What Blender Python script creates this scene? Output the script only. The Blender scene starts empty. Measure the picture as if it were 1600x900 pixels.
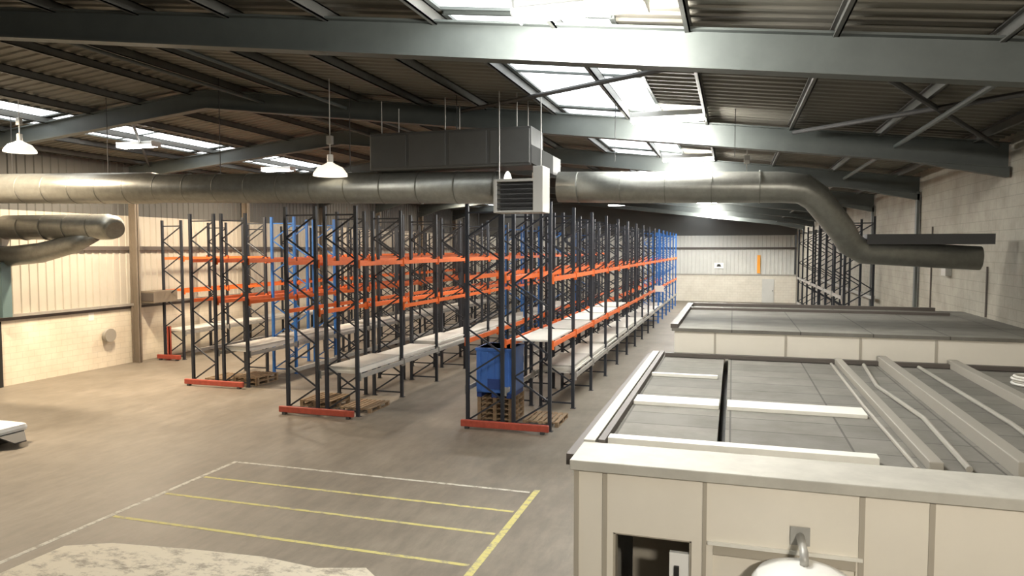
import bpy, math, random
from mathutils import Vector
random.seed(7)
C = bpy.context.scene.collection
SC = bpy.context.scene
PI = math.pi

# ------------------------------------------------------------------ materials
def mat(name, col, rough=0.6, metal=0.0, noise=0.0, nscale=3.0, bump=0.0, bscale=40.0, emit=None, col2=None, spec=0.5):
    m = bpy.data.materials.new(name); m.use_nodes = True
    nt = m.node_tree; b = nt.nodes['Principled BSDF']
    b.inputs['Base Color'].default_value = (*col, 1); b.inputs['Roughness'].default_value = rough
    b.inputs['Metallic'].default_value = metal
    b.inputs['Specular IOR Level'].default_value = spec
    if emit:
        b.inputs['Emission Color'].default_value = (*emit[0], 1); b.inputs['Emission Strength'].default_value = emit[1]
    tc = nt.nodes.new('ShaderNodeTexCoord')
    if noise or col2:
        n = nt.nodes.new('ShaderNodeTexNoise'); n.inputs['Scale'].default_value = nscale
        n.inputs['Detail'].default_value = 6; n.inputs['Roughness'].default_value = 0.65
        nt.links.new(tc.outputs['Object'], n.inputs['Vector'])
        r = nt.nodes.new('ShaderNodeValToRGB')
        c2 = col2 if col2 else tuple(c * (1 - noise) for c in col)
        r.color_ramp.elements[0].position = 0.35; r.color_ramp.elements[1].position = 0.65
        r.color_ramp.elements[0].color = (*c2, 1); r.color_ramp.elements[1].color = (*col, 1)
        nt.links.new(n.outputs['Fac'], r.inputs['Fac']); nt.links.new(r.outputs['Color'], b.inputs['Base Color'])
    if bump:
        n2 = nt.nodes.new('ShaderNodeTexNoise'); n2.inputs['Scale'].default_value = bscale
        nt.links.new(tc.outputs['Object'], n2.inputs['Vector'])
        bp = nt.nodes.new('ShaderNodeBump'); bp.inputs['Strength'].default_value = bump
        nt.links.new(n2.outputs['Fac'], bp.inputs['Height']); nt.links.new(bp.outputs['Normal'], b.inputs['Normal'])
    return m

def floor_mat():
    m = bpy.data.materials.new('concrete_floor'); m.use_nodes = True
    nt = m.node_tree; b = nt.nodes['Principled BSDF']; L = nt.links.new
    tc = nt.nodes.new('ShaderNodeTexCoord')
    def noise(s, d, sc=(1, 1, 1)):
        mp = nt.nodes.new('ShaderNodeMapping'); mp.inputs['Scale'].default_value = sc
        L(tc.outputs['Object'], mp.inputs['Vector'])
        n = nt.nodes.new('ShaderNodeTexNoise'); n.inputs['Scale'].default_value = s; n.inputs['Detail'].default_value = d
        n.inputs['Roughness'].default_value = .7
        L(mp.outputs['Vector'], n.inputs['Vector']); return n
    a = noise(.35, 6); r = nt.nodes.new('ShaderNodeValToRGB')
    r.color_ramp.elements[0].position = .3; r.color_ramp.elements[1].position = .7
    r.color_ramp.elements[0].color = (.165, .142, .110, 1); r.color_ramp.elements[1].color = (.255, .222, .178, 1)
    L(a.outputs['Fac'], r.inputs['Fac'])
    c = noise(4, 8, (1, .25, 1)); r2 = nt.nodes.new('ShaderNodeValToRGB')
    r2.color_ramp.elements[0].position = .3; r2.color_ramp.elements[1].position = .62
    r2.color_ramp.elements[0].color = (.55, .54, .52, 1); r2.color_ramp.elements[1].color = (1, 1, 1, 1)
    L(c.outputs['Fac'], r2.inputs['Fac'])
    mx = nt.nodes.new('ShaderNodeMix'); mx.data_type = 'RGBA'; mx.blend_type = 'MULTIPLY'; mx.inputs['Factor'].default_value = .8
    L(r.outputs['Color'], mx.inputs[6]); L(r2.outputs['Color'], mx.inputs[7])
    L(mx.outputs[2], b.inputs['Base Color'])
    r3 = nt.nodes.new('ShaderNodeMapRange'); r3.inputs['To Min'].default_value = .38; r3.inputs['To Max'].default_value = .7
    L(c.outputs['Fac'], r3.inputs['Value']); L(r3.outputs['Result'], b.inputs['Roughness'])
    bp = nt.nodes.new('ShaderNodeBump'); bp.inputs['Strength'].default_value = .08
    L(c.outputs['Fac'], bp.inputs['Height']); L(bp.outputs['Normal'], b.inputs['Normal'])
    return m

def worn_mat(name, col, thresh=.5, scale=3.0, under=(.28, .25, .2)):
    m = bpy.data.materials.new(name); m.use_nodes = True
    nt = m.node_tree; b = nt.nodes['Principled BSDF']; L = nt.links.new
    tc = nt.nodes.new('ShaderNodeTexCoord'); n = nt.nodes.new('ShaderNodeTexNoise')
    mp = nt.nodes.new('ShaderNodeMapping'); mp.inputs['Scale'].default_value = (1, 1.6, 1)
    L(tc.outputs['Object'], mp.inputs['Vector']); L(mp.outputs['Vector'], n.inputs['Vector'])
    n.inputs['Scale'].default_value = scale; n.inputs['Detail'].default_value = 9; n.inputs['Roughness'].default_value = .75
    r = nt.nodes.new('ShaderNodeValToRGB'); r.color_ramp.elements[0].position = thresh - .06; r.color_ramp.elements[1].position = thresh + .06
    r.color_ramp.elements[0].color = (*under, 1); r.color_ramp.elements[1].color = (*col, 1)
    L(n.outputs['Fac'], r.inputs['Fac']); L(r.outputs['Color'], b.inputs['Base Color']); b.inputs['Roughness'].default_value = .7
    return m

def block_mat(name, col, mortar, w=.45, h=.225, noise=.12, axis='x'):
    """painted blockwork, joints in bump and slightly darker"""
    m = bpy.data.materials.new(name); m.use_nodes = True
    nt = m.node_tree; b = nt.nodes['Principled BSDF']; L = nt.links.new
    tc = nt.nodes.new('ShaderNodeTexCoord'); sp = nt.nodes.new('ShaderNodeSeparateXYZ'); cb = nt.nodes.new('ShaderNodeCombineXYZ')
    L(tc.outputs['Object'], sp.inputs[0]); L(sp.outputs['X' if axis == 'x' else 'Y'], cb.inputs[0]); L(sp.outputs['Z'], cb.inputs[1])
    br = nt.nodes.new('ShaderNodeTexBrick'); br.inputs['Scale'].default_value = 1
    br.inputs['Brick Width'].default_value = w; br.inputs['Row Height'].default_value = h; br.inputs['Mortar Size'].default_value = .008
    br.inputs['Color1'].default_value = (*col, 1); br.inputs['Color2'].default_value = (*[c * .96 for c in col], 1)
    br.inputs['Mortar'].default_value = (*mortar, 1)
    L(cb.outputs[0], br.inputs['Vector'])
    n = nt.nodes.new('ShaderNodeTexNoise'); n.inputs['Scale'].default_value = 1.3; n.inputs['Detail'].default_value = 8; n.inputs['Roughness'].default_value = .7
    L(tc.outputs['Object'], n.inputs['Vector'])
    r = nt.nodes.new('ShaderNodeValToRGB'); r.color_ramp.elements[0].position = .3; r.color_ramp.elements[1].position = .6
    k = 1 - noise; r.color_ramp.elements[0].color = (k, k * .985, k * .96, 1); r.color_ramp.elements[1].color = (1, 1, 1, 1)
    L(n.outputs['Fac'], r.inputs['Fac'])
    mx = nt.nodes.new('ShaderNodeMix'); mx.data_type = 'RGBA'; mx.blend_type = 'MULTIPLY'; mx.inputs['Factor'].default_value = 1
    L(br.outputs['Color'], mx.inputs[6]); L(r.outputs['Color'], mx.inputs[7]); L(mx.outputs[2], b.inputs['Base Color'])
    bp = nt.nodes.new('ShaderNodeBump'); bp.inputs['Strength'].default_value = .35; bp.invert = True
    L(br.outputs['Fac'], bp.inputs['Height']); L(bp.outputs['Normal'], b.inputs['Normal']); b.inputs['Roughness'].default_value = .75
    return m

def tile_mat(name, col, line, w, h, off=0.0):
    """grid of boards seen from above"""
    m = bpy.data.materials.new(name); m.use_nodes = True
    nt = m.node_tree; b = nt.nodes['Principled BSDF']; L = nt.links.new
    tc = nt.nodes.new('ShaderNodeTexCoord')
    br = nt.nodes.new('ShaderNodeTexBrick'); br.inputs['Scale'].default_value = 1; br.offset = off
    br.inputs['Brick Width'].default_value = w; br.inputs['Row Height'].default_value = h; br.inputs['Mortar Size'].default_value = .012
    br.inputs['Color1'].default_value = (*col, 1); br.inputs['Color2'].default_value = (*[c * .82 for c in col], 1)
    br.inputs['Mortar'].default_value = (*line, 1)
    L(tc.outputs['Object'], br.inputs['Vector'])
    n = nt.nodes.new('ShaderNodeTexNoise'); n.inputs['Scale'].default_value = 1.1; n.inputs['Detail'].default_value = 9; n.inputs['Roughness'].default_value = .7
    L(tc.outputs['Object'], n.inputs['Vector'])
    r = nt.nodes.new('ShaderNodeValToRGB'); r.color_ramp.elements[0].position = .32; r.color_ramp.elements[1].position = .62
    r.color_ramp.elements[0].color = (.68, .67, .63, 1); r.color_ramp.elements[1].color = (1, 1, 1, 1)
    L(n.outputs['Fac'], r.inputs['Fac'])
    mx = nt.nodes.new('ShaderNodeMix'); mx.data_type = 'RGBA'; mx.blend_type = 'MULTIPLY'; mx.inputs['Factor'].default_value = 1
    L(br.outputs['Color'], mx.inputs[6]); L(r.outputs['Color'], mx.inputs[7]); L(mx.outputs[2], b.inputs['Base Color'])
    b.inputs['Roughness'].default_value = .8
    return m

M = dict(
    floor=floor_mat(),
    block_cream=block_mat('cream_painted_blockwork', (.74, .67, .54), (.60, .54, .43), axis='y'),
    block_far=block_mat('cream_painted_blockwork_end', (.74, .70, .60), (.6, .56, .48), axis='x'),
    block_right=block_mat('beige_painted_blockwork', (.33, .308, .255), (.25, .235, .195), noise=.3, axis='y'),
    clad=mat('grey_beige_cladding', (.50, .46, .39), .55, noise=.08, nscale=1),
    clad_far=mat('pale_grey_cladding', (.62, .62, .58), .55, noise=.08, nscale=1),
    clad_dark=mat('unlit_upper_cladding', (.10, .10, .095), .7),  # unlit upper lining, its shade is put into this darker colour
    roof=mat('grey_roof_lining', (.165, .155, .128), .65, noise=.2, nscale=.6),
    steel=mat('grey_green_painted_steel', (.088, .1, .095), .5, noise=.15, nscale=2),
    purlin=mat('galvanised_purlin', (.12, .12, .11), .5, .3, noise=.2, nscale=3),
    steel_dark=mat('dark_bracing_steel', (.045, .045, .045), .6),
    sky=mat('translucent_rooflight', (.9, .92, .92), .5, emit=((.93, .98, 1), 3.6)),
    lamp=mat('lit_lamp_panel', (1, 1, 1), .5, emit=((1, .98, .92), 40.0)),
    lamp_far=mat('lit_lamp_panel_cool', (1, 1, 1), .5, emit=((1, .99, .95), 40.0)),
    lamp_body=mat('white_lamp_housing', (.7, .7, .68), .4),
    shade=mat('frosted_bell_shade', (.78, .84, .86), .35, emit=((1, .86, .66), 1.2)),
    duct=mat('galvanised_duct', (.33, .33, .30), .38, .7, noise=.2, nscale=6, bump=.05, bscale=20),
    duct_seam=mat('duct_seam', (.22, .22, .2), .5, .6),
    ahu=mat('grey_air_unit', (.11, .11, .105), .5, .2, noise=.1),
    louvre=mat('dark_louvre', (.05, .05, .05), .5),
    pale=mat('pale_grey_sheet_metal', (.40, .39, .36), .45, .2),
    upright=mat('backlit_blue_grey_upright', (.025, .029, .038), .5, .2),  # near-black tone carries the backlit look in the colour
    upright_blue=mat('blue_painted_upright', (.02, .13, .42), .45, .1),
    beam_orange=mat('orange_painted_beam', (.80, .16, .03), .45, noise=.12, nscale=5),
    beam_grey=mat('galvanised_beam', (.42, .41, .38), .45, .4, noise=.15, nscale=5),
    board=mat('off_white_shelf_board', (.74, .72, .66), .55, noise=.12, nscale=2),
    board_grey=mat('grey_shelf_board', (.48, .46, .42), .6, noise=.15, nscale=2),
    red=mat('red_guard_paint', (.42, .075, .045), .5, noise=.25, nscale=8),
    orange=mat('orange_safety_paint', (.9, .36, .03), .5),
    wood=mat('weathered_pallet_wood', (.28, .19, .11), .8, noise=.35, nscale=7),
    blue_crate=mat('blue_plastic', (.055, .16, .50), .4, noise=.1),
    blue_dark=mat('dark_blue_plastic', (.02, .05, .2), .5),
    office=mat('cream_office_panel', (.80, .75, .65), .5, noise=.04, nscale=1.5),
    office_joint=mat('panel_joint_strip', (.42, .38, .31), .6),
    coping=mat('dusty_pale_coping', (.52, .50, .44), .65, noise=.18, nscale=2.2),
    roof_tile=tile_mat('dusty_office_roof_board', (.20, .19, .165), (.085, .08, .068), 1.2, .6),
    white_board=mat('white_timber_board', (.80, .78, .71), .55, noise=.08, nscale=3),
    cable=mat('grey_conduit', (.30, .28, .24), .55),
    black=mat('black_rubber', (.015, .015, .014), .6),
    dark_in=mat('dark_doorway_lining', (.42, .38, .31), .7),
    white=mat('white_enamel', (.85, .85, .82), .3),
    teal=mat('teal_painted_steel', (.10, .155, .16), .5),
    col=mat('taupe_painted_column', (.20, .165, .125), .55, noise=.1),
    sill=mat('galvanised_sill', (.45, .43, .38), .4, .4, noise=.15),
    rail=mat('dark_wall_rail', (.09, .075, .065), .55),
    line_white=worn_mat('worn_white_floor_paint', (.56, .54, .47), .47, 5),
    line_yellow=worn_mat('worn_yellow_floor_paint', (.52, .47, .17), .45, 5),
    patch=worn_mat('worn_white_paint_patch', (.60, .55, .44), .455, 2.2),
    navy=mat('blue_wall_panel', (.05, .12, .36), .5),
    sign=mat('white_notice', (.82, .78, .72), .5),
)

# ------------------------------------------------------------------ mesh builder
class MB:
    def __init__(s): s.v = []; s.f = []
    def box(s, x0, x1, y0, y1, z0, z1):
        i = len(s.v)
        s.v += [(x0, y0, z0), (x1, y0, z0), (x1, y1, z0), (x0, y1, z0), (x0, y0, z1), (x1, y0, z1), (x1, y1, z1), (x0, y1, z1)]
        s.f += [(i, i + 3, i + 2, i + 1), (i + 4, i + 5, i + 6, i + 7), (i, i + 1, i + 5, i + 4), (i + 1, i + 2, i + 6, i + 5), (i + 2, i + 3, i + 7, i + 6), (i + 3, i, i + 4, i + 7)]
        return s
    def bar(s, a, b, w, h):
        """rectangular bar between two points"""
        a = Vector(a); b = Vector(b); d = (b - a).normalized()
        u = Vector((0, 0, 1)) if abs(d.z) < .95 else Vector((0, 1, 0))
        r = d.cross(u).normalized(); u = r.cross(d).normalized()
        i = len(s.v)
        for p in (a, b):
            for sx, sz in ((-1, -1), (1, -1), (1, 1), (-1, 1)):
                s.v.append(tuple(p + r * sx * w / 2 + u * sz * h / 2))
        s.f += [(i, i + 1, i + 2, i + 3), (i + 7, i + 6, i + 5, i + 4)]
        for k in range(4):
            s.f.append((i + k, i + 4 + k, i + 4 + (k + 1) % 4, i + (k + 1) % 4))
        return s
    def tube(s, pts, r, n=16, cap=True):
        """round tube along a path; r is one radius or one per point"""
        pts = [Vector(p) for p in pts]; rs = r if isinstance(r, (list, tuple)) else [r] * len(pts)
        base = len(s.v); prev = None
        for k, p in enumerate(pts):
            if k == 0: d = pts[1] - p
            elif k == len(pts) - 1: d = p - pts[k - 1]
            else: d = (pts[k + 1] - p).normalized() + (p - pts[k - 1]).normalized()
            d.normalize()
            if prev is None: up = Vector((0, 0, 1)) if abs(d.z) < .9 else Vector((0, 1, 0))
            else: up = prev
            rr = d.cross(up).normalized(); u = rr.cross(d).normalized(); prev = u
            for j in range(n):
                t = 2 * PI * j / n
                s.v.append(tuple(p + (rr * math.cos(t) + u * math.sin(t)) * rs[k]))
        for k in range(len(pts) - 1):
            for j in range(n):
                a = base + k * n + j; b = base + k * n + (j + 1) % n
                s.f.append((a, b, b + n, a + n))
        if cap:
            s.f.append(tuple(base + j for j in range(n))[::-1])
            s.f.append(tuple(base + (len(pts) - 1) * n + j for j in range(n)))
        return s
    def lathe(s, c, prof, n=24):
        base = len(s.v)
        for (r, z) in prof:
            for j in range(n):
                t = 2 * PI * j / n
                s.v.append((c[0] + r * math.cos(t), c[1] + r * math.sin(t), c[2] + z))
        for k in range(len(prof) - 1):
            for j in range(n):
                a = base + k * n + j; b = base + k * n + (j + 1) % n
                s.f.append((a, b, b + n, a + n))
        return s
    def poly(s, pts, h=(0, 0, 0)):
        """flat polygon, extruded by vector h"""
        i = len(s.v); n = len(pts)
        s.v += [tuple(p) for p in pts]
        if any(h):
            s.v += [tuple(Vector(p) + Vector(h)) for p in pts]
            s.f.append(tuple(range(i, i + n))[::-1]); s.f.append(tuple(range(i + n, i + 2 * n)))
            for k in range(n): s.f.append((i + k, i + (k + 1) % n, i + n + (k + 1) % n, i + n + k))
        else: s.f.append(tuple(range(i, i + n)))
        return s
    def build(s, name, m, parent=None, smooth=False, bevel=0, loc=None):
        me = bpy.data.meshes.new(name); me.from_pydata(s.v, [], s.f); me.update()
        me.materials.append(m)
        if smooth:
            for p in me.polygons: p.use_smooth = len(p.vertices) == 4
        o = bpy.data.objects.new(name, me); C.objects.link(o)
        if parent: o.parent = parent
        if loc: o.location = loc
        if bevel:
            b = o.modifiers.new('bevel', 'BEVEL'); b.width = bevel; b.segments = 2; b.limit_method = 'ANGLE'
        return o

def tag(o, label=None, cat=None, group=None, kind=None):
    if label: o['label'] = label
    if cat: o['category'] = cat
    if group: o['group'] = group
    if kind: o['kind'] = kind
    return o
def empty(name, loc=(0, 0, 0), rz=0):
    o = bpy.data.objects.new(name, None); C.objects.link(o); o.location = loc; o.rotation_euler.z = rz
    o.empty_display_size = .2
    return o
def copy_tree(o, parent=None):
    c = o.copy(); C.objects.link(c); c.parent = parent
    for ch in list(o.children): copy_tree(ch, c)
    return c
ORD = ['first', 'second', 'third', 'fourth', 'fifth', 'sixth', 'seventh', 'eighth', 'ninth', 'tenth', 'eleventh', 'twelfth',
       'thirteenth', 'fourteenth', 'fifteenth', 'sixteenth', 'seventeenth', 'eighteenth', 'nineteenth', 'twentieth']

# ------------------------------------------------------------------ dimensions
XL, XR, YN, YF = -24.15, 5.3, -7.0, 67.2
RX = -14.0                                   # ridge
def raf(x):                                  # underside of the roof beams
    return 7.0 - .118 * x if x > RX else 8.652 - .10 * (RX - x)
def skin(x): return raf(x) + .72

# ------------------------------------------------------------------ setting
tag(MB().box(XL - .3, XR + .3, YN, YF + .3, -.25, 0).build('floor', M['floor']), kind='structure')

def ribbed(mb, axis, c, a0, a1, z0, z1, pitch=.333, d=.035, side=1):
    """trapezoid ribbed sheet on a wall plane; runs along 'y' or 'x'"""
    n = int(round((a1 - a0) / pitch)); pr = []
    for k in range(n):
        a = a0 + k * pitch
        pr += [(a, 0), (a + pitch * .62, 0), (a + pitch * .70, d), (a + pitch * .92, d)]
    pr.append((a0 + n * pitch, 0))
    i = len(mb.v)
    for (a, dd) in pr:
        for z in (z0, z1):
            mb.v.append((c + side * dd, a, z) if axis == 'y' else (a, c + side * dd, z))
    for k in range(len(pr) - 1):
        mb.f.append((i + 2 * k, i + 2 * k + 2, i + 2 * k + 3, i + 2 * k + 1))
    return mb
# left wall: blockwork, cladding above
wl = MB().box(XL - .25, XL, YN, YF, 0, 2.42).build('wall_left', M['block_cream'])
tag(wl, kind='structure')
b = MB(); ribbed(b, 'y', XL - .06, YN, YF, 2.5, 6.15); b.build('cladding', M['clad'], wl)
b = MB(); b.box(XL - .25, XL - .13, YN, YF, 2.4, 8.4); b.build('wall_backing', M['clad'], wl)
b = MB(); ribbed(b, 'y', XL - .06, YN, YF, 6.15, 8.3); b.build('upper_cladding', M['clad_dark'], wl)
b = MB().box(XL - .12, XL + .16, YN, YF, 2.40, 2.50); b.build('sill', M['sill'], wl)
b = MB().box(XL - .03, XL + .05, YN, YF, 2.28, 2.40); b.build('sill_flashing', M['rail'], wl)
b = MB().box(XL - .05, XL + .10, YN, YF, 4.72, 4.88); b.build('sheeting_rail', M['rail'], wl)
# far wall
wf = MB().box(XL, XR, YF, YF + .25, 0, 2.42).build('wall_far', M['block_far']); tag(wf, kind='structure')
b = MB(); ribbed(b, 'x', YF + .06, XL, XR, 2.45, 5.95, side=-1); b.build('cladding', M['clad_far'], wf)
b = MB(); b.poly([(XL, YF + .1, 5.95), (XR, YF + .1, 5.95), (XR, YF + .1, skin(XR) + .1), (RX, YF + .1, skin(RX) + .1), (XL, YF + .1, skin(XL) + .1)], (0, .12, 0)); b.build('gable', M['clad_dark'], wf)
MB().box(XL, XR, YF - .05, YF + .1, 2.38, 2.5).build('sill', M['sill'], wf)
MB().box(XL, XR, YF - .08, YF + .1, 4.72, 4.9).build('sheeting_rail', M['rail'], wf)
# right wall
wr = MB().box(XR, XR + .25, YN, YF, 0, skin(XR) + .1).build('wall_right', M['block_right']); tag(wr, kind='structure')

# roof: corrugated lining, ribs run up the slope, with gaps for the rooflights
SKY = [(-20.9, -19.1), (-4.0, -1.6)]
roof = empty('ceiling'); tag(roof, kind='structure')
def roof_strip(x0, x1):
    mb = MB(); pitch = .32; n = int((YF - YN) / pitch); pr = []
    for k in range(n):
        a = YN + k * pitch
        pr += [(a, 0), (a + pitch * .55, 0), (a + pitch * .65, -.035), (a + pitch * .9, -.035)]
    pr.append((YF, 0))
    for (a, d) in pr:
        for x in (x0, x1): mb.v.append((x, a, skin(x) + d))
    for k in range(len(pr) - 1): mb.f.append((2 * k, 2 * k + 1, 2 * k + 3, 2 * k + 2))
    mb.build('roof_lining', M['roof'], roof)
for a, b_ in ((XL - .1, -20.9), (-19.1, RX), (RX, -4.0), (-1.6, XR + .1)): roof_strip(a, b_)
top = MB()
top.poly([(XL - .3, YN, skin(XL) + .12), (RX, YN, skin(RX) + .12), (RX, YN, skin(RX) + .2), (XL - .3, YN, skin(XL) + .2)], (0, YF - YN, 0))
top.poly([(RX, YN, skin(RX) + .12), (XR + .3, YN, skin(XR) + .12), (XR + .3, YN, skin(XR) + .2), (RX, YN, skin(RX) + .2)], (0, YF - YN, 0))
top.build('roof_deck', M['clad_dark'], roof)
wn = 0
for (s0, s1) in SKY:
    for k in range(10):
        y0 = 2.4 + 7.2 * k + .1; y1 = y0 + 7.0
        y1 = min(y1, YF - .2)
        if y0 > YF - 1: continue
        wn += 1
        w = MB().poly([(s0, y0, skin(s0) - .01), (s1, y0, skin(s1) - .01), (s1, y1, skin(s1) - .01), (s0, y1, skin(s0) - .01)], (0, 0, .04)).build('window_%d' % wn, M['sky'])
        tag(w, kind='structure')
        f = MB()
        for s in (s0, s1): f.bar((s, y0, skin(s) - .02), (s, y1, skin(s) - .02), .07, .07)
        for y in (y0, (y0 + y1) / 2, y1): f.bar((s0, y, skin(s0) - .02), (s1, y, skin(s1) - .02), .06, .06)
        f.build('window_frame', M['steel'], w)
        fl = MB().poly([(s0 - .02, y0 - .2, skin(s0)), (s1 + .02, y0 - .2, skin(s1)), (s1 + .02, y0, skin(s1)), (s0 - .02, y0, skin(s0))], (0, 0, .02)).build('cover_sheet', M['roof'], w)

# roof beams (portal rafters) with columns
FR = [2.4 + 7.2 * k for k in range(9)]       # 2.4 .. 60
for i, y in enumerate(FR[1:]):
    t = empty('portal_frame', (RX, y, 0))
    place = 'nearest the camera, across the top of the picture' if i == 0 else '%s from the camera' % ORD[i]
    tag(t, 'grey steel portal roof frame, ' + place, 'roof beam', 'portal frames across the hall')
    b = MB()
    for (xa, xb) in ((XL + .1, RX), (RX, XR - .05)):
        za, zb = raf(xa), raf(xb)
        for off, h in ((0.02, .03), (.50, .03)):
            b.poly([(xa - RX, -.13, za + off), (xb - RX, -.13, zb + off), (xb - RX, -.13, zb + off + h), (xa - RX, -.13, za + off + h)], (0, .26, 0))
        b.poly([(xa - RX, -.012, za + .04), (xb - RX, -.012, zb + .04), (xb - RX, -.012, zb + .5), (xa - RX, -.012, za + .5)], (0, .024, 0))
    b.build('rafter', M['steel'], t)
    for xs, L in ((XL + .1, 1), (XR - .05, -1)):
        h = MB(); x2 = xs + L * 2.0
        h.poly([(xs - RX, -.1, raf(xs) - (.4 if L == 1 else .16)), (x2 - RX, -.1, raf(x2) + .03), (xs - RX, -.1, raf(xs) + .05)], (0, .2, 0))
        h.build('haunch', M['steel'], t)
        c = MB(); cx = xs - RX
        dp = .34 if L == 1 else .07
        c.box(min(cx, cx + L * .04), max(cx, cx + L * .04), -.1, .1, 0, raf(xs) + .1); c.box(min(cx + L * dp, cx + L * (dp - .03)), max(cx + L * dp, cx + L * (dp - .03)), -.1, .1, 0, raf(xs) + .1)
        c.box(min(cx, cx + L * dp), max(cx, cx + L * dp), -.015, .015, 0, raf(xs) + .1)
        if L == 1 or y > 21: c.build('column', M['col'] if L == 1 else M['steel'], t)
# purlins
pk = 0
xs = [XL + .8 + 1.75 * k for k in range(17)]
for k, x in enumerate(xs):
    if abs(x - RX) < .4: x -= .5
    b = MB(); z = skin(x) - .045
    b.box(-.035, .035, YN, YF, -.19, -.17); b.box(.015, .035, YN, YF, -.19, 0); b.box(-.035, .035, YN, YF, -.02, 0)
    o = b.build('purlin', M['purlin'], roof, loc=(x, 0, z))
# diagonal roof bracing in the near right bay and far bays
for k, (a, c) in enumerate((((-6.5, 16.8), (0.5, 9.8)), ((1.2, 9.8), (5.0, 16.6)), ((5.0, 9.8), (1.2, 16.6)), ((-23, 24), (-17, 17)))):
    b = MB(); b.tube([(a[0], a[1], raf(a[0]) + .42), (c[0], c[1], raf(c[0]) + .42)], .045, 8)
    nm = ['crossing the middle roof bay', 'running away from the right column', 'crossing towards the right column', 'near the left wall'][k]
    tag(b.build('roof_brace', M['steel_dark']), 'dark tubular diagonal roof brace ' + nm, 'brace', 'roof braces')
# horizontal tie tubes between frames
for k, x in enumerate((-12.2, -9.7, 3.2)):
    b = MB().tube([(x, 9.75, raf(x) + .3), (x, 67, raf(x) + .3)], .045, 8)
    tag(b.build('tie_tube', M['steel']), 'long round tie tube running the length of the roof, %s from left' % ORD[k], 'tube', 'roof tie tubes')

# ------------------------------------------------------------------ lamps
def highbay(i, x, y, z, m, label, group, w=1.5, power=None, col=(1, .97, .9), omni=0):
    t = empty('high_bay_light', (x, y, z)); tag(t, label, 'ceiling light', group)
    b = MB(); b.box(-w / 2, w / 2, -.2, .2, .05, .16); b.box(-w / 2 - .03, -w / 2, -.22, .22, -.03, .17); b.box(w / 2, w / 2 + .03, -.22, .22, -.03, .17)
    b.build('housing', M['lamp_body'], t, bevel=.01)
    for s in (-.12, 0, .12):
        MB().tube([(-w / 2 + .03, s, .0), (w / 2 - .03, s, .0)], .028, 10).build('tube', m, t)
    h = MB()
    for s in (-.5, .5): h.tube([(s, 0, .16), (s, 0, skin(x) - z - .15)], .008, 6)
    h.build('hanger', M['steel_dark'], t)
    ld = bpy.data.lights.new('lamp_glow', 'AREA'); ld.shape = 'RECTANGLE'; ld.size = w; ld.size_y = .35
    ld.energy = power; ld.color = col
    lo = bpy.data.objects.new('lamp_glow', ld); C.objects.link(lo); lo.parent = t; lo.location = (0, 0, -.05)
    if omni:
        pl = bpy.data.lights.new('lamp_spill', 'POINT'); pl.energy = omni; pl.color = col; pl.shadow_soft_size = .12
        for sx in (-.45, .45):
            po = bpy.data.objects.new('lamp_spill', pl); C.objects.link(po); po.parent = t; po.location = (sx, .3, -.08)
AW = 'bright roof light over the right aisle, '
for i, (p, om) in enumerate(((60, 400), (200, 230), (230, 150), (230, 120), (230, 100), (230, 100), (260, 220), (500, 1100))):
    y = 8.35 + 7.2 * i; xx = -1.75 if i == 0 else -1.35
    highbay(i, xx, y, skin(xx) - .38, M['lamp'], AW + ('just before the nearest beam' if i == 0 else '%s from the camera' % ORD[i]), 'lights over the right aisle', power=p, omni=om)
for i, (y, p) in enumerate(((13.2, 1250), (20.4, 1350), (28.5, 850), (41.0, 450), (52.0, 260), (62.0, 240))):
    highbay(i, -20.0, y, skin(-20) - .42, M['lamp_far'], 'warm roof light beside the left wall, %s from the camera' % ORD[i], 'lights along the left wall', power=p, col=(1, .80, .56))
for i, (y, p) in enumerate(((27.5, 420), (42.0, 300), (56.0, 250))):
    highbay(i, -8.6, y, skin(-8.6) - .6, M['lamp_far'], 'roof light over the aisle between the middle racks, %s away' % ORD[i], 'lights over the middle racks', power=p)
t = empty('floodlight', (2.2, -1.8, 6.2)); tag(t, 'warm floodlight behind the camera facing the office front', 'floodlight')
MB().box(-.35, .35, -.12, .0, -.25, .25).build('housing', M['lamp_body'], t, bevel=.02); MB().box(-.3, .3, .0, .01, -.2, .2).build('lens', M['lamp_far'], t)
MB().tube([(0, -.06, .25), (0, -.06, skin(2.2) - 6.35)], .02, 8).build('bracket', M['steel_dark'], t)
ld = bpy.data.lights.new('lamp_glow', 'AREA'); ld.shape = 'RECTANGLE'; ld.size = .6; ld.size_y = .4; ld.energy = 820; ld.color = (1, .92, .79)
lo = bpy.data.objects.new('lamp_glow', ld); C.objects.link(lo); lo.parent = t; lo.location = (0, .03, 0); lo.rotation_euler = (PI / 2 - .42, 0, 0)

def pendant(x, y, z, r, label):
    t = empty('pendant_lamp', (x, y, z)); tag(t, label, 'pendant lamp', 'bell shaped pendant lamps')
    MB().lathe((0, 0, 0), [(r, -.12), (r * .98, -.06), (r * .72, .08), (r * .3, .16), (.06, .2)], 28).build('shade', M['shade'], t, smooth=True)
    MB().lathe((0, 0, 0), [(.0, .2), (.07, .2), (.07, .38), (.0, .38)], 12).build('gear_box', M['lamp_body'], t)
    MB().tube([(0, 0, .38), (0, 0, skin(x) - z - .02)], .012, 6).build('hanging_cord', M['lamp_body'], t)
    MB().box(-.07, .07, -.05, .05, .62, .82).build('junction_box', M['pale'], t, bevel=.01)
pendant(-9.1, 15.0, 6.62, .40, 'pale bell shaped pendant lamp above the duct left of the air unit')
pendant(-18.75, 15.0, 7.55, .40, 'pale bell shaped pendant lamp at the far left under the roof')
pendant(-5.9, 21.5, 6.75, .34, 'pale bell shaped pendant lamp behind the air unit')
pendant(.3, 19.5, 6.35, .34, 'pale bell shaped pendant lamp beyond the second roof frame at right')

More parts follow.
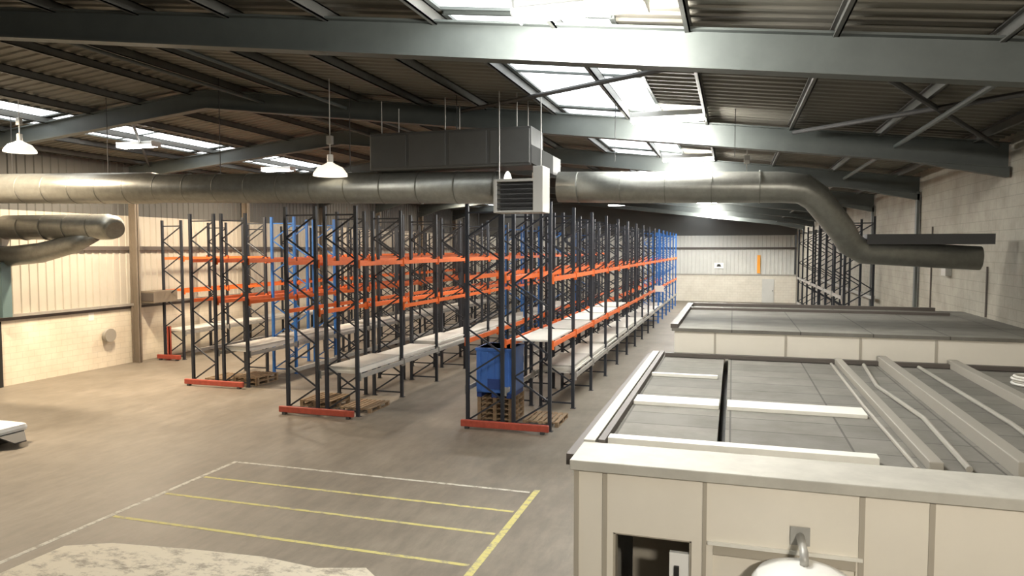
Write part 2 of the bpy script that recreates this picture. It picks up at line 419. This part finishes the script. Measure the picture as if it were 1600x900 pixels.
# ------------------------------------------------------------------ ducts
DY = 15.75
def duct_line(parent, pts, rs, seam=.95, name='duct_section'):
    MB().tube(pts, rs, 28).build(name, M['duct'], parent, smooth=True)
t = empty('air_duct', (-14, DY, 6.4)); tag(t, 'long galvanised round air duct running across the hall below the roof', 'duct')
def P(x, y, z): return (x + 14, y - DY, z - 6.4)
duct_line(t, [P(XL + .1, DY, 6.62), P(-15.0, DY, 6.42), P(-14.7, DY, 6.40), P(-4.95, DY, 6.19)], [.43, .42, .38, .37])
duct_line(t, [P(-3.75, DY, 6.17), P(-2, DY, 6.12), P(.95, DY, 6.05), P(1.35, DY, 6.0), P(1.6, DY + .05, 5.82), P(2.1, DY + .3, 5.2), P(2.3, DY + .5, 4.9), P(2.6, DY + .7, 4.72), P(4.72, DY + .7, 4.60)],
          [.34, .34, .32, .31, .29, .27, .26, .25, .24])
x = XL + .9
while x < .9:
    if not (-5.0 < x < -3.7):
        r_ = .435 - (x - XL) * .0014 if x < -15 else (.386 if x < -5 else .345); z = 6.62 - (x - XL) * .0224
        MB().tube([P(x - .012, DY, z), P(x + .012, DY, z)], r_, 28).build('duct_flange', M['duct_seam'], t)
    x += .95
for x in (-20, -16.5, -12.8, -9, -6.2, -2.5, 0):
    MB().bar(P(x, DY, 6.7), P(x, DY, skin(x)), .015, .015).build('duct_hanger', M['steel_dark'], t)
b = MB(); b.box(2.62, 4.9, DY + .45, DY + .95, 4.88, 5.09)
tag(b.build('cable_trunking', M['steel_dark']), 'black steel trunking running above the low right end of the duct', 'trunking')

t = empty('branch_duct', (-21.5, 18.6, 5.5)); tag(t, 'short fat galvanised duct below the main duct at the left wall', 'duct')
MB().tube([(-2.5, 0, .02), (1.9, 0, 0), (2.15, -.02, -.03), (2.32, -.08, -.12)], [.42, .42, .40, .30], 28).build('duct_section', M['duct'], t, smooth=True)
MB().tube([(1.5, -.05, -.25), (.6, -.1, -.55), (-.8, -.15, -.85), (-2.5, -.2, -1.0)], [.2, .3, .34, .34], 24).build('duct_boot', M['duct'], t, smooth=True)
for x in (-1.6, -.6, .4, 1.4): MB().tube([(x - .02, 0, 0), (x + .02, 0, 0)], .43, 28).build('duct_flange', M['duct_seam'], t)

# air handling unit above the duct
t = empty('air_handling_unit', (-6.3, 15.75, 6.62)); tag(t, 'large dark grey box shaped air handling unit above the duct', 'air unit')
MB().box(-1.9, 2.05, -.5, .5, .0, .86).build('casing', M['ahu'], t, bevel=.03)
for k, x in enumerate((-1.9, -.92, .07, 1.06)):
    MB().box(x + .04, x + .95, -.53, -.5, .06, .8).build('access_panel', M['ahu'], t, bevel=.012)
MB().poly([(2.05, -.5, .05), (2.5, -.35, -.2), (2.5, .35, -.2), (2.05, .5, .05), (2.05, .5, .7), (2.05, -.5, .7)][:4], (0, 0, .4)).build('outlet_hood', M['ahu'], t)
b = MB()
for x in (-1.6, 0, 1.7):
    for y in (-.45, .45): b.tube([(x, y, .86), (x, y, 1.6)], .012, 6)
b.build('hanger', M['pale'], t)
# louvred heater in the duct line
t = empty('unit_heater', (-4.47, 15.0, 5.56)); tag(t, 'pale framed louvred unit heater hanging in the middle of the duct', 'heater')
MB().box(-.48, -.40, -.3, .3, 0, .72).box(.40, .62, -.3, .3, 0, .98).box(-.40, .40, -.3, .3, .66, .72).box(-.40, .40, -.3, .3, 0, .05).build('casing', M['pale'], t, bevel=.012)
b = MB()
for k in range(6): b.bar((-.40, -.24, .1 + .1 * k), (.40, -.24, .1 + .1 * k), .1, .02)
b.box(-.4, .4, -.05, -.03, .05, .66)
b.build('louvre', M['louvre'], t)
b = MB()
for x in (-.44, .5): b.tube([(x, 0, .7), (x, 0, skin(-4.5) - 5.6)], .012, 6)
b.build('hanger', M['pale'], t)

# ------------------------------------------------------------------ pallet racking
RH, RD, BAY = 6.0, 1.08, 2.85
def upright(proto_mat):
    """frame: two posts, bracing, foot plates; local x = depth of the rack"""
    f = MB()
    zs = [.15 + .62 * k for k in range(10)]
    for k in range(len(zs) - 1):
        a = (.06, 0, zs[k]) if k % 2 == 0 else (RD - .06, 0, zs[k]); c = (RD - .06, 0, zs[k + 1]) if k % 2 == 0 else (.06, 0, zs[k + 1])
        f.bar(a, c, .03, .045)
    f.bar((.05, 0, .15), (RD - .05, 0, .15), .03, .045); f.bar((.05, 0, 5.75), (RD - .05, 0, 5.75), .03, .045)
    return f
me_cache = {}
def rack_row(x0, y0, n, levels, label, boards=(), blue=(), face=1, grey_levels=(0,), missing=()):
    t = empty('pallet_rack', (x0, y0, 0)); tag(t, label, 'pallet rack', 'pallet racks')
    for k in range(n + 1):
        mk = 'b' if k in blue else 'd'
        if mk not in me_cache:
            m = M['upright_blue'] if mk == 'b' else M['upright']
            fr = upright(m).build('upright_frame', m)
            ps = MB()
            ps.box(0, .09, -.045, .045, .01, RH)
            p1 = ps.build('post', m); bm = MB().box(-.02, .13, -.07, .07, 0, .012).build('foot_plate', m)
            me_cache[mk] = (fr.data, p1.data, bm.data)
            for o in (fr, p1, bm): bpy.data.objects.remove(o)
        d = me_cache[mk]
        fr = bpy.data.objects.new('upright_frame', d[0]); C.objects.link(fr); fr.parent = t; fr.location = (0, k * BAY, 0)
        for x in (0, RD - .09):
            p = bpy.data.objects.new('post', d[1]); C.objects.link(p); p.parent = fr; p.location = (x, 0, 0)
            q = bpy.data.objects.new('foot_plate', d[2]); C.objects.link(q); q.parent = fr; q.location = (x, 0, 0)
    cnt = 0; extra = MB()
    for k in range(n):
        for li, z in enumerate(levels):
            if (k, li) in missing: continue
            g = 'g' if li in grey_levels else 'o'
            key = 'beam' + g
            if key not in me_cache:
                bb = MB().box(-.025, .025, .05, BAY - .05, -.06, .06).box(-.04, .03, .045, .07, -.13, .11).box(-.04, .03, BAY - .07, BAY - .045, -.13, .11)
                o = bb.build('beam', M['beam_grey'] if g == 'g' else M['beam_orange']); me_cache[key] = o.data; bpy.data.objects.remove(o)
            for x in (-.02, RD + .02):
                if cnt < 100:
                    o = bpy.data.objects.new('beam', me_cache[key]); C.objects.link(o); o.parent = t
                    o.location = (x, k * BAY, z); cnt += 1
                else:
                    extra.box(x - .025, x + .025, k * BAY + .05, (k + 1) * BAY - .05, z - .06, z + .06)
    if extra.v: tag(extra.build('far_beams', M['beam_orange'], t), kind='stuff')
    return t
LA = [1.15, 2.95, 4.36]; LC = [.98, 2.28, 4.0]
rack_row(-23.6, 25.2, 12, LA, 'single pallet rack standing against the cream left wall', blue=(), missing={(2, 2), (3, 2)})
rack_row(-18.28, 20.8, 14, LA, 'left half of the double pallet rack nearest the left wall', blue=(2,), missing={(6, 1)})
rack_row(-16.98, 20.8, 14, LA, 'right half of the double pallet rack nearest the left wall', blue=(1, 2), missing={(9, 2)})
rack_row(-12.5, 18.05, 15, LA, 'left half of the middle double pallet rack')
rack_row(-11.2, 18.05, 15, LA, 'right half of the middle double pallet rack', blue=(6, 7, 9, 12), missing={(0, 1)})
rack_row(-6.86, 18.05, 15, LC, 'left half of the double pallet rack beside the right aisle')
rack_row(-5.56, 18.05, 15, LC, 'right half of the double pallet rack beside the right aisle', blue=(10, 11, 12, 13, 14, 15), missing={(0, 0)})
rack_row(4.02, 29.8, 7, [1.3, 2.9], 'short pallet rack standing against the beige right wall', grey_levels=(0, 1))

# red end guards, row spacers and pallets
def guard(x, y, w, label):
    t = empty('rack_guard', (x, y, 0)); tag(t, label, 'rack guard', 'red rack end guards')
    MB().box(0, w, -.05, .05, .06, .24).build('guard_rail', M['red'], t, bevel=.02)
    for xx in (.12, w - .22): MB().box(xx, xx + .1, -.06, .06, 0, .07).build('guard_foot', M['steel_dark'], t)
guard(-23.65, 24.85, 1.2, 'red floor guard in front of the rack against the left wall')
guard(-18.3, 20.45, 2.42, 'red floor guard in front of the double rack nearest the left wall')
guard(-12.52, 17.7, 2.42, 'red floor guard in front of the middle double rack')
guard(-6.88, 17.7, 2.42, 'red floor guard in front of the double rack beside the right aisle')
t = empty('corner_guard_post', (-23.2, 25.02, 0)); tag(t, 'upright red guard post at the end of the left wall rack', 'guard post')
MB().box(-.06, .06, -.03, .0, 0, 1.45).box(.03, .06, -.03, .1, 0, 1.45).build('guard_angle', M['red'], t)
MB().box(-.1, .1, -.12, .0, 0, .02).build('base_plate', M['red'], t)

def pallet(x, y, z, label, group, w=1.0, l=1.2):
    t = empty('wooden_pallet', (x, y, z)); tag(t, label, 'pallet', group)
    b = MB()
    for k in range(7): b.box(0 + k * (w - .1) / 6, .1 + k * (w - .1) / 6, 0, l, .118, .14)
    b.build('deck_boards', M['wood'], t)
    b = MB()
    for yy in (0, l / 2 - .05, l - .1): b.box(0, w, yy, yy + .1, .096, .118)
    for yy in (0, l / 2 - .05, l - .1):
        for xx in (0, w / 2 - .05, w - .1): b.box(xx, xx + .1, yy, yy + .1, .018, .096)
    b.build('blocks', M['wood'], t)
    b = MB()
    for xx in (0, w / 2 - .05, w - .1): b.box(xx, xx + .1, 0, l, 0, .018)
    b.build('bottom_boards', M['wood'], t)
    return t
for (x, y, n, w) in ((-18.1, 21.2, 1, 'left bay of the rack nearest the left wall'), (-16.8, 21.1, 2, 'right bay of the rack nearest the left wall'),
                     (-12.3, 18.4, 2, 'left bay of the middle rack'), (-11.0, 18.5, 1, 'right bay of the middle rack'), (-6.7, 18.5, 5, 'right aisle rack under the blue crate'), (-5.4, 18.5, 1, 'right bay of the right aisle rack')):
    for k in range(n):
        pos = '' if n == 1 else (', lowest of its stack' if k == 0 else (', topmost of its stack' if k == n - 1 else ', %s up in its stack' % ORD[k]))
        pallet(x, y, .142 * k, 'wooden pallet in ' + w + pos, 'wooden pallets in the rack ends')
# blue pallet crate
t = empty('plastic_crate', (-6.72, 18.45, .712)); tag(t, 'large blue plastic crate on pallets in the end of the right rack', 'crate')
MB().box(0, 1.04, 0, 1.15, .12, 1.36).build('crate_body', M['blue_crate'], t, bevel=.03)
b = MB()
for k in range(5): b.box(.1 + .2 * k, .14 + .2 * k, -.02, .0, .2, 1.25)
b.box(-.015, 1.055, -.02, 1.17, 1.28, 1.36)
b.build('crate_ribs', M['blue_crate'], t, bevel=.006)
for xx in (0.02, .45, .88): MB().box(xx, xx + .14, 0, 1.15, 0, .12).build('crate_foot', M['blue_dark'], t)
MB().box(.34, .7, -.028, -.02, .24, .52).build('label_holder', M['blue_dark'], t)

# pale shelf boards stacked on the lowest beams, one object each
bproto = {}
def boards(x0, y0, bays, z, cnt_fn, rackname, side_ord):
    for k in bays:
        n = cnt_fn(k)
        for j in range(n):
            g = 'g' if (k * 3 + j) % 4 == 3 else 'w'
            if g not in bproto:
                o = MB().box(0, .98, 0, 2.62, 0, .045).build('shelf_board', M['board'] if g == 'w' else M['board_grey'])
                bproto[g] = o.data; bpy.data.objects.remove(o)
            o = bpy.data.objects.new('shelf_board', bproto[g]); C.objects.link(o)
            o.location = (x0 + .05 + random.uniform(-.04, .04), y0 + k * BAY + .11 + random.uniform(-.03, .03), z + .047 * j + .001)
            pos = 'only board' if n == 1 else ('top board' if j == n - 1 else ('bottom board' if j == 0 else '%s board up' % ORD[j]))
            c = 'grey' if g == 'g' else 'off-white'
            tag(o, '%s shelf %s, bay %s of %s' % (c, pos, ORD[k], rackname), 'shelf board', 'shelf boards on the lowest beams')
boards(-23.6, 25.2, range(0, 6), 1.21, lambda k: 2, 'left wall rack', 0)
boards(-16.98, 20.8, range(0, 9), 1.21, lambda k: [4, 5, 3, 4, 2, 3, 2, 2, 2][k], 'double rack nearest left wall', 0)
boards(-11.2, 18.05, range(0, 10), 1.21, lambda k: [4, 3, 5, 4, 3, 3, 2, 3, 2, 2][k], 'middle rack', 0)
boards(-5.56, 18.05, range(1, 11), 1.04, lambda k: [0, 5, 4, 5, 4, 4, 3, 3, 2, 2, 2][k], 'right aisle rack', 0)
boards(-5.56, 18.05, range(0, 5), 2.34, lambda k: 1, 'right aisle rack upper level', 0)
boards(4.02, 29.8, range(0, 3), 1.36, lambda k: 2, 'short right wall rack', 0)

# ------------------------------------------------------------------ office block
OX0, OX1, OY0, OY1, OZ = -1.40, XR - .002, 6.62, 14.0, 2.8
o = empty('office_block', (0, 0, 0)); tag(o, 'low cream panelled office block with a dusty flat roof along the right wall', 'office block')
DOORS = [(-1.04, -.32, 2.12), (-.13, 1.05, 2.12)]
seams = [OX0, -1.12, -.19, 1.09, 1.62, 2.75, 3.9, OX1]
b = MB(); T = .1
b.box(OX0, -1.04, OY0, OY0 + T, 0, OZ - .1); b.box(-1.04, -.32, OY0, OY0 + T, 2.12, OZ - .1); b.box(-.32, -.13, OY0, OY0 + T, 0, OZ - .1)
b.box(-.13, 1.05, OY0, OY0 + T, 2.12, OZ - .1); b.box(1.05, OX1, OY0, OY0 + T, 0, OZ - .1)
b.box(OX0, OX0 + T, OY0 + T, OY1, 0, OZ - .1)
b.build('front_and_side_wall', M['office'], o)
for sx in (-1.12, 1.09, 1.62, 2.75, 3.9):
    MB().box(sx - .022, sx + .022, OY0 - .012, OY0, 0 if sx > 1.06 else 0, OZ - .12).build('panel_joint', M['office_joint'], o)
MB().box(-.225, -.19, OY0 - .012, OY0, 0, OZ - .12).build('panel_joint', M['office_joint'], o)
MB().box(OX0 - .015, OX0 + .03, OY0 - .015, OY0 + .03, 0, OZ - .1).build('corner_post', M['office_joint'], o)
k = 0; yy = OY0 + 1.2
while yy < OY1:
    MB().box(OX0 - .012, OX0, yy - .02, yy + .02, 0, OZ - .12).build('panel_joint', M['office_joint'], o); yy += 1.2
MB().box(OX0 - .05, OX1, OY0 - .06, OY0 + .62, OZ - .1, OZ).build('coping', M['coping'], o, bevel=.01)
MB().box(OX0 - .05, OX0 + .07, OY0 + .62, OY1, OZ - .1, OZ + .02).build('edge_trim', M['coping'], o)
MB().box(OX0 - .14, OX0 - .05, OY0 + .2, OY1, OZ - .13, OZ - .02).build('edge_gutter', M['rail'], o)
MB().box(OX0 + .10, OX0 + .17, OY0 + .62, OY1, OZ - .06, OZ + .03).build('edge_gutter', M['rail'], o)
MB().box(OX0 + .07, -.13, OY0 + .62, OY1, OZ - .12, OZ - .05).box(-.05, OX1, OY0 + .62, OY1, OZ - .12, OZ - .05).build('roof_boards', M['roof_tile'], o)
MB().box(-.13, -.05, OY0 + .62, OY1, OZ - .4, OZ - .3).build('roof_gap', M['black'], o)  # black bed below the opening, the gap's shade as colour
# raised white boards across the roof
for (y, w, h, x1, zz) in ((7.36, .16, .08, 1.35, 0), (9.4, .42, .05, -.14, 0), (11.6, .10, .05, -.2, 0)):
    MB().box(OX0 + .18, x1, y, y + w, OZ - .05, OZ - .05 + h).build('roof_batten_or_slot', M['white_board'], o, bevel=.005)
MB().box(-.04, 1.58, 9.4, 9.82, OZ - .05, OZ).build('roof_batten_or_slot', M['white_board'], o, bevel=.005)
MB().box(OX0 + .18, .15, 7.54, 7.64, OZ - .05, OZ - .02).build('roof_batten_or_slot', M['black'], o)  # black strip painted in for the shade of a dark slot
for (x0, x1, y0, y1, h) in ((1.75, 1.87, 7.3, 13.8, .10), (2.45, 2.60, 7.3, 13.9, .16), (3.55, 3.70, 7.5, 13.9, .14)):
    MB().box(x0, x1, y0, y1, OZ - .05, OZ - .05 + h).build('roof_joist', M['cable'], o, bevel=.01)
# rear, higher section
MB().box(OX0 + .35, OX1, 14.0, 19.6, 0, 3.22).build('rear_block', M['office'], o)
MB().box(OX0 + .30, OX1, 13.95, 19.65, 3.22, 3.28).build('rear_roof', M['roof_tile'], o)
MB().box(OX0 + .28, OX0 + .42, 13.95, 19.68, 3.28, 3.36).box(OX0 + .28, OX1 - .6, 19.54, 19.68, 3.28, 3.36).box(OX0 + .28, OX1 - .6, 18.3, 18.42, 3.28, 3.34).build('rear_roof_angle', M['rail'], o)
for sx in (-.3, .95, 2.2, 3.4):
    MB().box(sx - .02, sx + .02, 13.985, 14.0, OZ, 3.2).build('panel_joint', M['office_joint'], o)
MB().box(OX0 + .2, OX1, 13.72, 13.84, OZ - .04, OZ + .03).build('roof_batten_or_slot', M['rail'], o)
# doorway: lining and door leaf
b = MB(); b.box(-1.06, -1.02, OY0 + .02, OY0 + .16, 0, 2.12).box(-.34, -.30, OY0 + .02, OY0 + .16, 0, 2.12).box(-1.06, -.30, OY0 + .02, OY0 + .16, 2.10, 2.15)
b.build('door_frame', M['office_joint'], o)
MB().box(-1.06, 1.1, OY0 + 1.6, OY0 + 1.66, 0, 2.4).box(-1.06, 1.1, OY0 + .1, OY0 + 1.66, 2.35, 2.4).build('corridor_lining', M['dark_in'], o)
dl = MB().box(-.52, -.34, OY0 + .04, OY0 + .09, 0, 1.98).build('door_leaf', M['white'], o)
MB().box(-.475, -.43, OY0 + .01, OY0 + .04, .9, 1.86).build('door_edge_seal', M['black'], dl)
# second doorway: closed pale door under a grey strip, lintel shadow put into its colour
dd = MB().box(-.13, 1.05, OY0 + .035, OY0 + .08, 0, 2.03).build('sliding_door', M['office'], o)
MB().box(-.13, 1.05, OY0 - .01, OY0 + .06, 2.03, 2.12).build('door_head_shade', M['office_joint'], o)
MB().box(-.18, 1.1, OY0 - .03, OY0 + .0, 2.12, 2.15).build('head_trim', M['white_board'], o)
# dish lamp in front of that door
t = empty('dish_wall_lamp', (.60, OY0 - .42, 2.09)); tag(t, 'white enamel dish lamp on a bracket above the pale office door', 'wall lamp')
MB().lathe((0, 0, 0), [(.40, -.07), (.41, -.05), (.36, .02), (.22, .08), (.08, .11), (0.0, .115)], 36).build('dish', M['white'], t, smooth=True)
MB().tube([(0, 0, .1), (0, 0, .16), (0, .05, .2), (0, .4, .2)], .035, 12).build('bracket_arm', M['pale'], t, smooth=True)
MB().box(-.08, .08, .39, .41, .12, .28).build('wall_plate', M['pale'], t)
# blue floor mat / panel seen low beside the office
# conduits, cable tray and coil on the roof
b = MB().tube([(1.66, 7.3, OZ - .027), (1.64, 10, OZ - .027), (1.68, 13.6, OZ - .027)], .022, 8)
tag(b.build('conduit', M['cable']), 'thin grey conduit lying along the office roof, left one', 'conduit', 'conduits on the office roof')
b = MB().tube([(2.1, 7.4, OZ - .02), (2.2, 9.5, OZ - .02), (2.05, 11.5, OZ - .02), (2.2, 13.6, OZ - .02)], .03, 8)
tag(b.build('conduit', M['cable']), 'thin grey conduit lying along the office roof, middle one', 'conduit', 'conduits on the office roof')
b = MB().tube([(3.0, 7.4, OZ - .02), (3.1, 9.5, OZ - .02), (3.05, 13.6, OZ - .02)], .03, 8)
tag(b.build('conduit', M['cable']), 'thin grey conduit lying along the office roof, right one', 'conduit', 'conduits on the office roof')
t = empty('cable_tray', (XR - .32, 10.4, OZ - .05)); tag(t, 'long dark cable tray lying on the office roof against the beige wall', 'cable tray')
MB().box(0, .3, -3, 3.2, 0, .02).box(0, .02, -3, 3.2, .02, .12).box(.28, .3, -3, 3.2, .02, .12).build('tray', M['rail'], t)
b = MB()
for kx in (.07, .13, .2): b.tube([(kx, -3, .05), (kx + .02, 0, .05), (kx, 3.2, .05)], .025, 8)
b.build('cables', M['black'], t)
t = empty('cable_coil', (4.3, 12.4, OZ - .05)); tag(t, 'coil of pale cable lying on the office roof near the wall', 'cable coil')
b = MB()
for k in range(4):
    b.tube([((.26 - .03 * (k % 2)) * math.cos(a * PI / 10), (.26 - .03 * (k % 2)) * math.sin(a * PI / 10), .03 + .035 * k) for a in range(21)], .02, 8)
b.build('coil', M['board'], t, smooth=True)
MB().bar((.2, 0, .02), (.32, 0, .16), .03, .01).build('tie', M['black'], t)
# pipes and fittings on the right wall
for k, (y, z0, z1) in enumerate(((15.2, 3.3, 5.0), (17.9, 3.3, 4.4), (22.5, 3.0, 5.4))):
    b = MB().tube([(XR - .025, y, z0), (XR - .025, y, z1)], .02, 10)
    tag(b.build('wall_pipe', M['rail']), 'dark vertical pipe on the beige wall, %s away' % ORD[k], 'pipe', 'pipes on the right wall')
t = empty('switch_box', (XR - .1, 20.8, 4.1)); tag(t, 'small grey switch box on the beige right wall', 'switch box')
MB().box(-.05, .1, -.2, .2, 0, .5).build('box', M['pale'], t, bevel=.01); MB().box(-.07, -.05, -.05, .05, .2, .3).build('switch', M['black'], t)

# ------------------------------------------------------------------ floor markings and loose things
def strip(name, x0, x1, y0, y1, m, label, group):
    o = MB().box(x0, x1, y0, y1, 0.0005, .003).build(name, m); tag(o, label, 'floor marking', group); return o
G = 'painted floor lines'
strip('floor_line', -10.68, -10.58, 2.0, 13.4, M['line_white'], 'long worn white floor line at the left of the bays', G)
strip('floor_line', -3.70, -3.58, 2.0, 13.55, M['line_yellow'], 'long yellow floor line beside the office', G)
for k, (y, m) in enumerate(((13.36, 'line_white'), (12.27, 'line_yellow'), (11.2, 'line_yellow'), (9.95, 'line_yellow'), (7.2, 'line_white'))):
    strip('floor_line', -10.55, -3.75, y - .04, y + .04, M[m], 'thin painted cross line, %s from the racks' % ORD[k], G)
pp = [(-10.3, 7.2), (-10.25, 8.7), (-9.6, 9.02), (-8.2, 9.2), (-6.9, 9.3), (-5.9, 9.2), (-5.2, 9.42), (-4.8, 9.1), (-4.9, 8.4), (-5.0, 7.2)]
tag(MB().poly([(x, y, .0004) for x, y in pp], (0, 0, .0016)).build('paint_patch', M['patch']), 'large worn white painted patch on the concrete floor', 'paint patch')

t = empty('floor_cleaner', (-16.75, 12.75, 0)); tag(t, 'white topped low machine with a dark base at the left edge', 'floor machine')
MB().box(-1.1, .1, -.5, .55, .28, .5).build('cover', M['white'], t, bevel=.11)
MB().box(-1.0, .0, -.42, .46, .08, .3).build('base', M['black'], t, bevel=.03)
for x in (-.85, -.15):
    for y in (-.4, .4): MB().tube([(x, y - .04, .09), (x, y + .04, .09)], .09, 16).build('wheel', M['black'], t)
MB().tube([(-.9, 0, .5), (-1.2, 0, .95), (-1.25, .25, 1.0)], .025, 8).build('handle', M['steel_dark'], t)
MB().poly([(.1, -.3, .3), (.42, -.1, .12), (.42, .2, .12), (.1, .4, .3)], (0, 0, .03)).build('squeegee', M['steel_dark'], t)

# left wall fittings
t = empty('hose_reel', (XL + .06, 22.7, 1.3)); tag(t, 'round grey hose reel on the cream left wall', 'hose reel')
MB().tube([(0, 0, 0), (.16, 0, 0)], .24, 24).build('drum', M['pale'], t); MB().tube([(.16, 0, 0), (.19, 0, 0)], .27, 24).build('rim', M['cable'], t)
t = empty('wall_heater', (XL + .5, 24.55, 2.5)); tag(t, 'brown box heater fixed beside the taupe column on the left wall', 'wall heater')
MB().box(-.3, .5, -.35, 1.0, 0, .5).build('casing', M['col'], t, bevel=.02); MB().box(-.3, .5, -.37, -.35, .08, .42).build('grille', M['rail'], t)
MB().bar((-.45, .2, .0), (.3, .2, .0), .05, .05).build('bracket', M['rail'], t)
tag(MB().box(XL, XL + .012, 21.9, 22.15, 1.95, 2.25).build('wall_notice', M['sign']), 'small pale notice on the left wall near the column', 'notice')
t = empty('downpipe', (XL + .34, 18.3, 2.42)); tag(t, 'teal painted steel casing at the far left of the wall', 'casing')
MB().box(-.16, .2, -.25, .1, .02, 1.9).build('casing', M['teal'], t, bevel=.01)
d = MB().box(XL, XL + .06, 16.6, 18.1, 0, 2.2).build('door_1', M['white']); tag(d, kind='structure')
MB().box(XL, XL + .12, 18.1, 18.3, 0, 2.28).box(XL, XL + .12, 16.4, 16.6, 0, 2.28).box(XL, XL + .12, 16.4, 18.3, 2.2, 2.28).build('door_frame', M['black'], d)
# far wall fittings
tag(MB().box(2.05, 2.32, YF - .1, YF - .02, 2.6, 4.2).build('orange_post', M['orange'], None), 'tall narrow orange panel fixed to the end wall', 'panel').name = 'wall_panel'
t = empty('aisle_sign', (-4.2, 43.6, 2.2)); tag(t, 'small white aisle sign on the side of the right rack', 'sign')
MB().box(-.28, .28, -.01, .01, 0, .36).build('sign_board', M['sign'], t); 
b = MB()
for k in range(4): b.box(-.2 + .1 * k, -.14 + .1 * k, -.014, -.01, .1, .26)
MB().bar((0, .02, .0), (-.3, .02, .0), .03, .03).build('sign_bracket', M['rail'], t)
t = empty('wall_sign', (-1.2, YF - .06, 3.0)); tag(t, 'small white picture sign on the far end wall', 'sign')
MB().box(-.4, .4, 0, .03, 0, .5).build('sign_board', M['white'], t); MB().poly([(-.2, -.004, .15), (.2, -.004, .15), (.1, -.004, .38), (-.12, -.004, .38)], (0, .004, 0)).build('sign_symbol', M['black'], t)
t = MB().box(2.5, 3.5, YF - .05, YF, 0, 2.1).build('door_2', M['clad_far']); tag(t, kind='structure')
MB().box(3.36, 3.42, YF - .09, YF - .05, 1.0, 1.1).build('handle', M['black'], t)

# ------------------------------------------------------------------ world and camera
w = bpy.data.worlds.new('world'); SC.world = w; w.use_nodes = True
w.node_tree.nodes['Background'].inputs['Color'].default_value = (.95, .93, .88, 1)
w.node_tree.nodes['Background'].inputs['Strength'].default_value = .06
cam = bpy.data.cameras.new('camera'); co = bpy.data.objects.new('camera', cam); C.objects.link(co)
cam.sensor_width = 36; cam.lens = 36 * 1120 / 1600; cam.clip_end = 300
co.location = (0, 0, 4.8)
co.rotation_euler = (PI / 2 - math.atan(62 / 1120), 0, math.atan(345 / 1120))
SC.camera = co
SC.view_settings.view_transform = 'Standard'; SC.view_settings.look = 'None'
SC.view_settings.gamma = 1; SC.view_settings.use_curve_mapping = False
SC.view_settings.exposure = 0.0
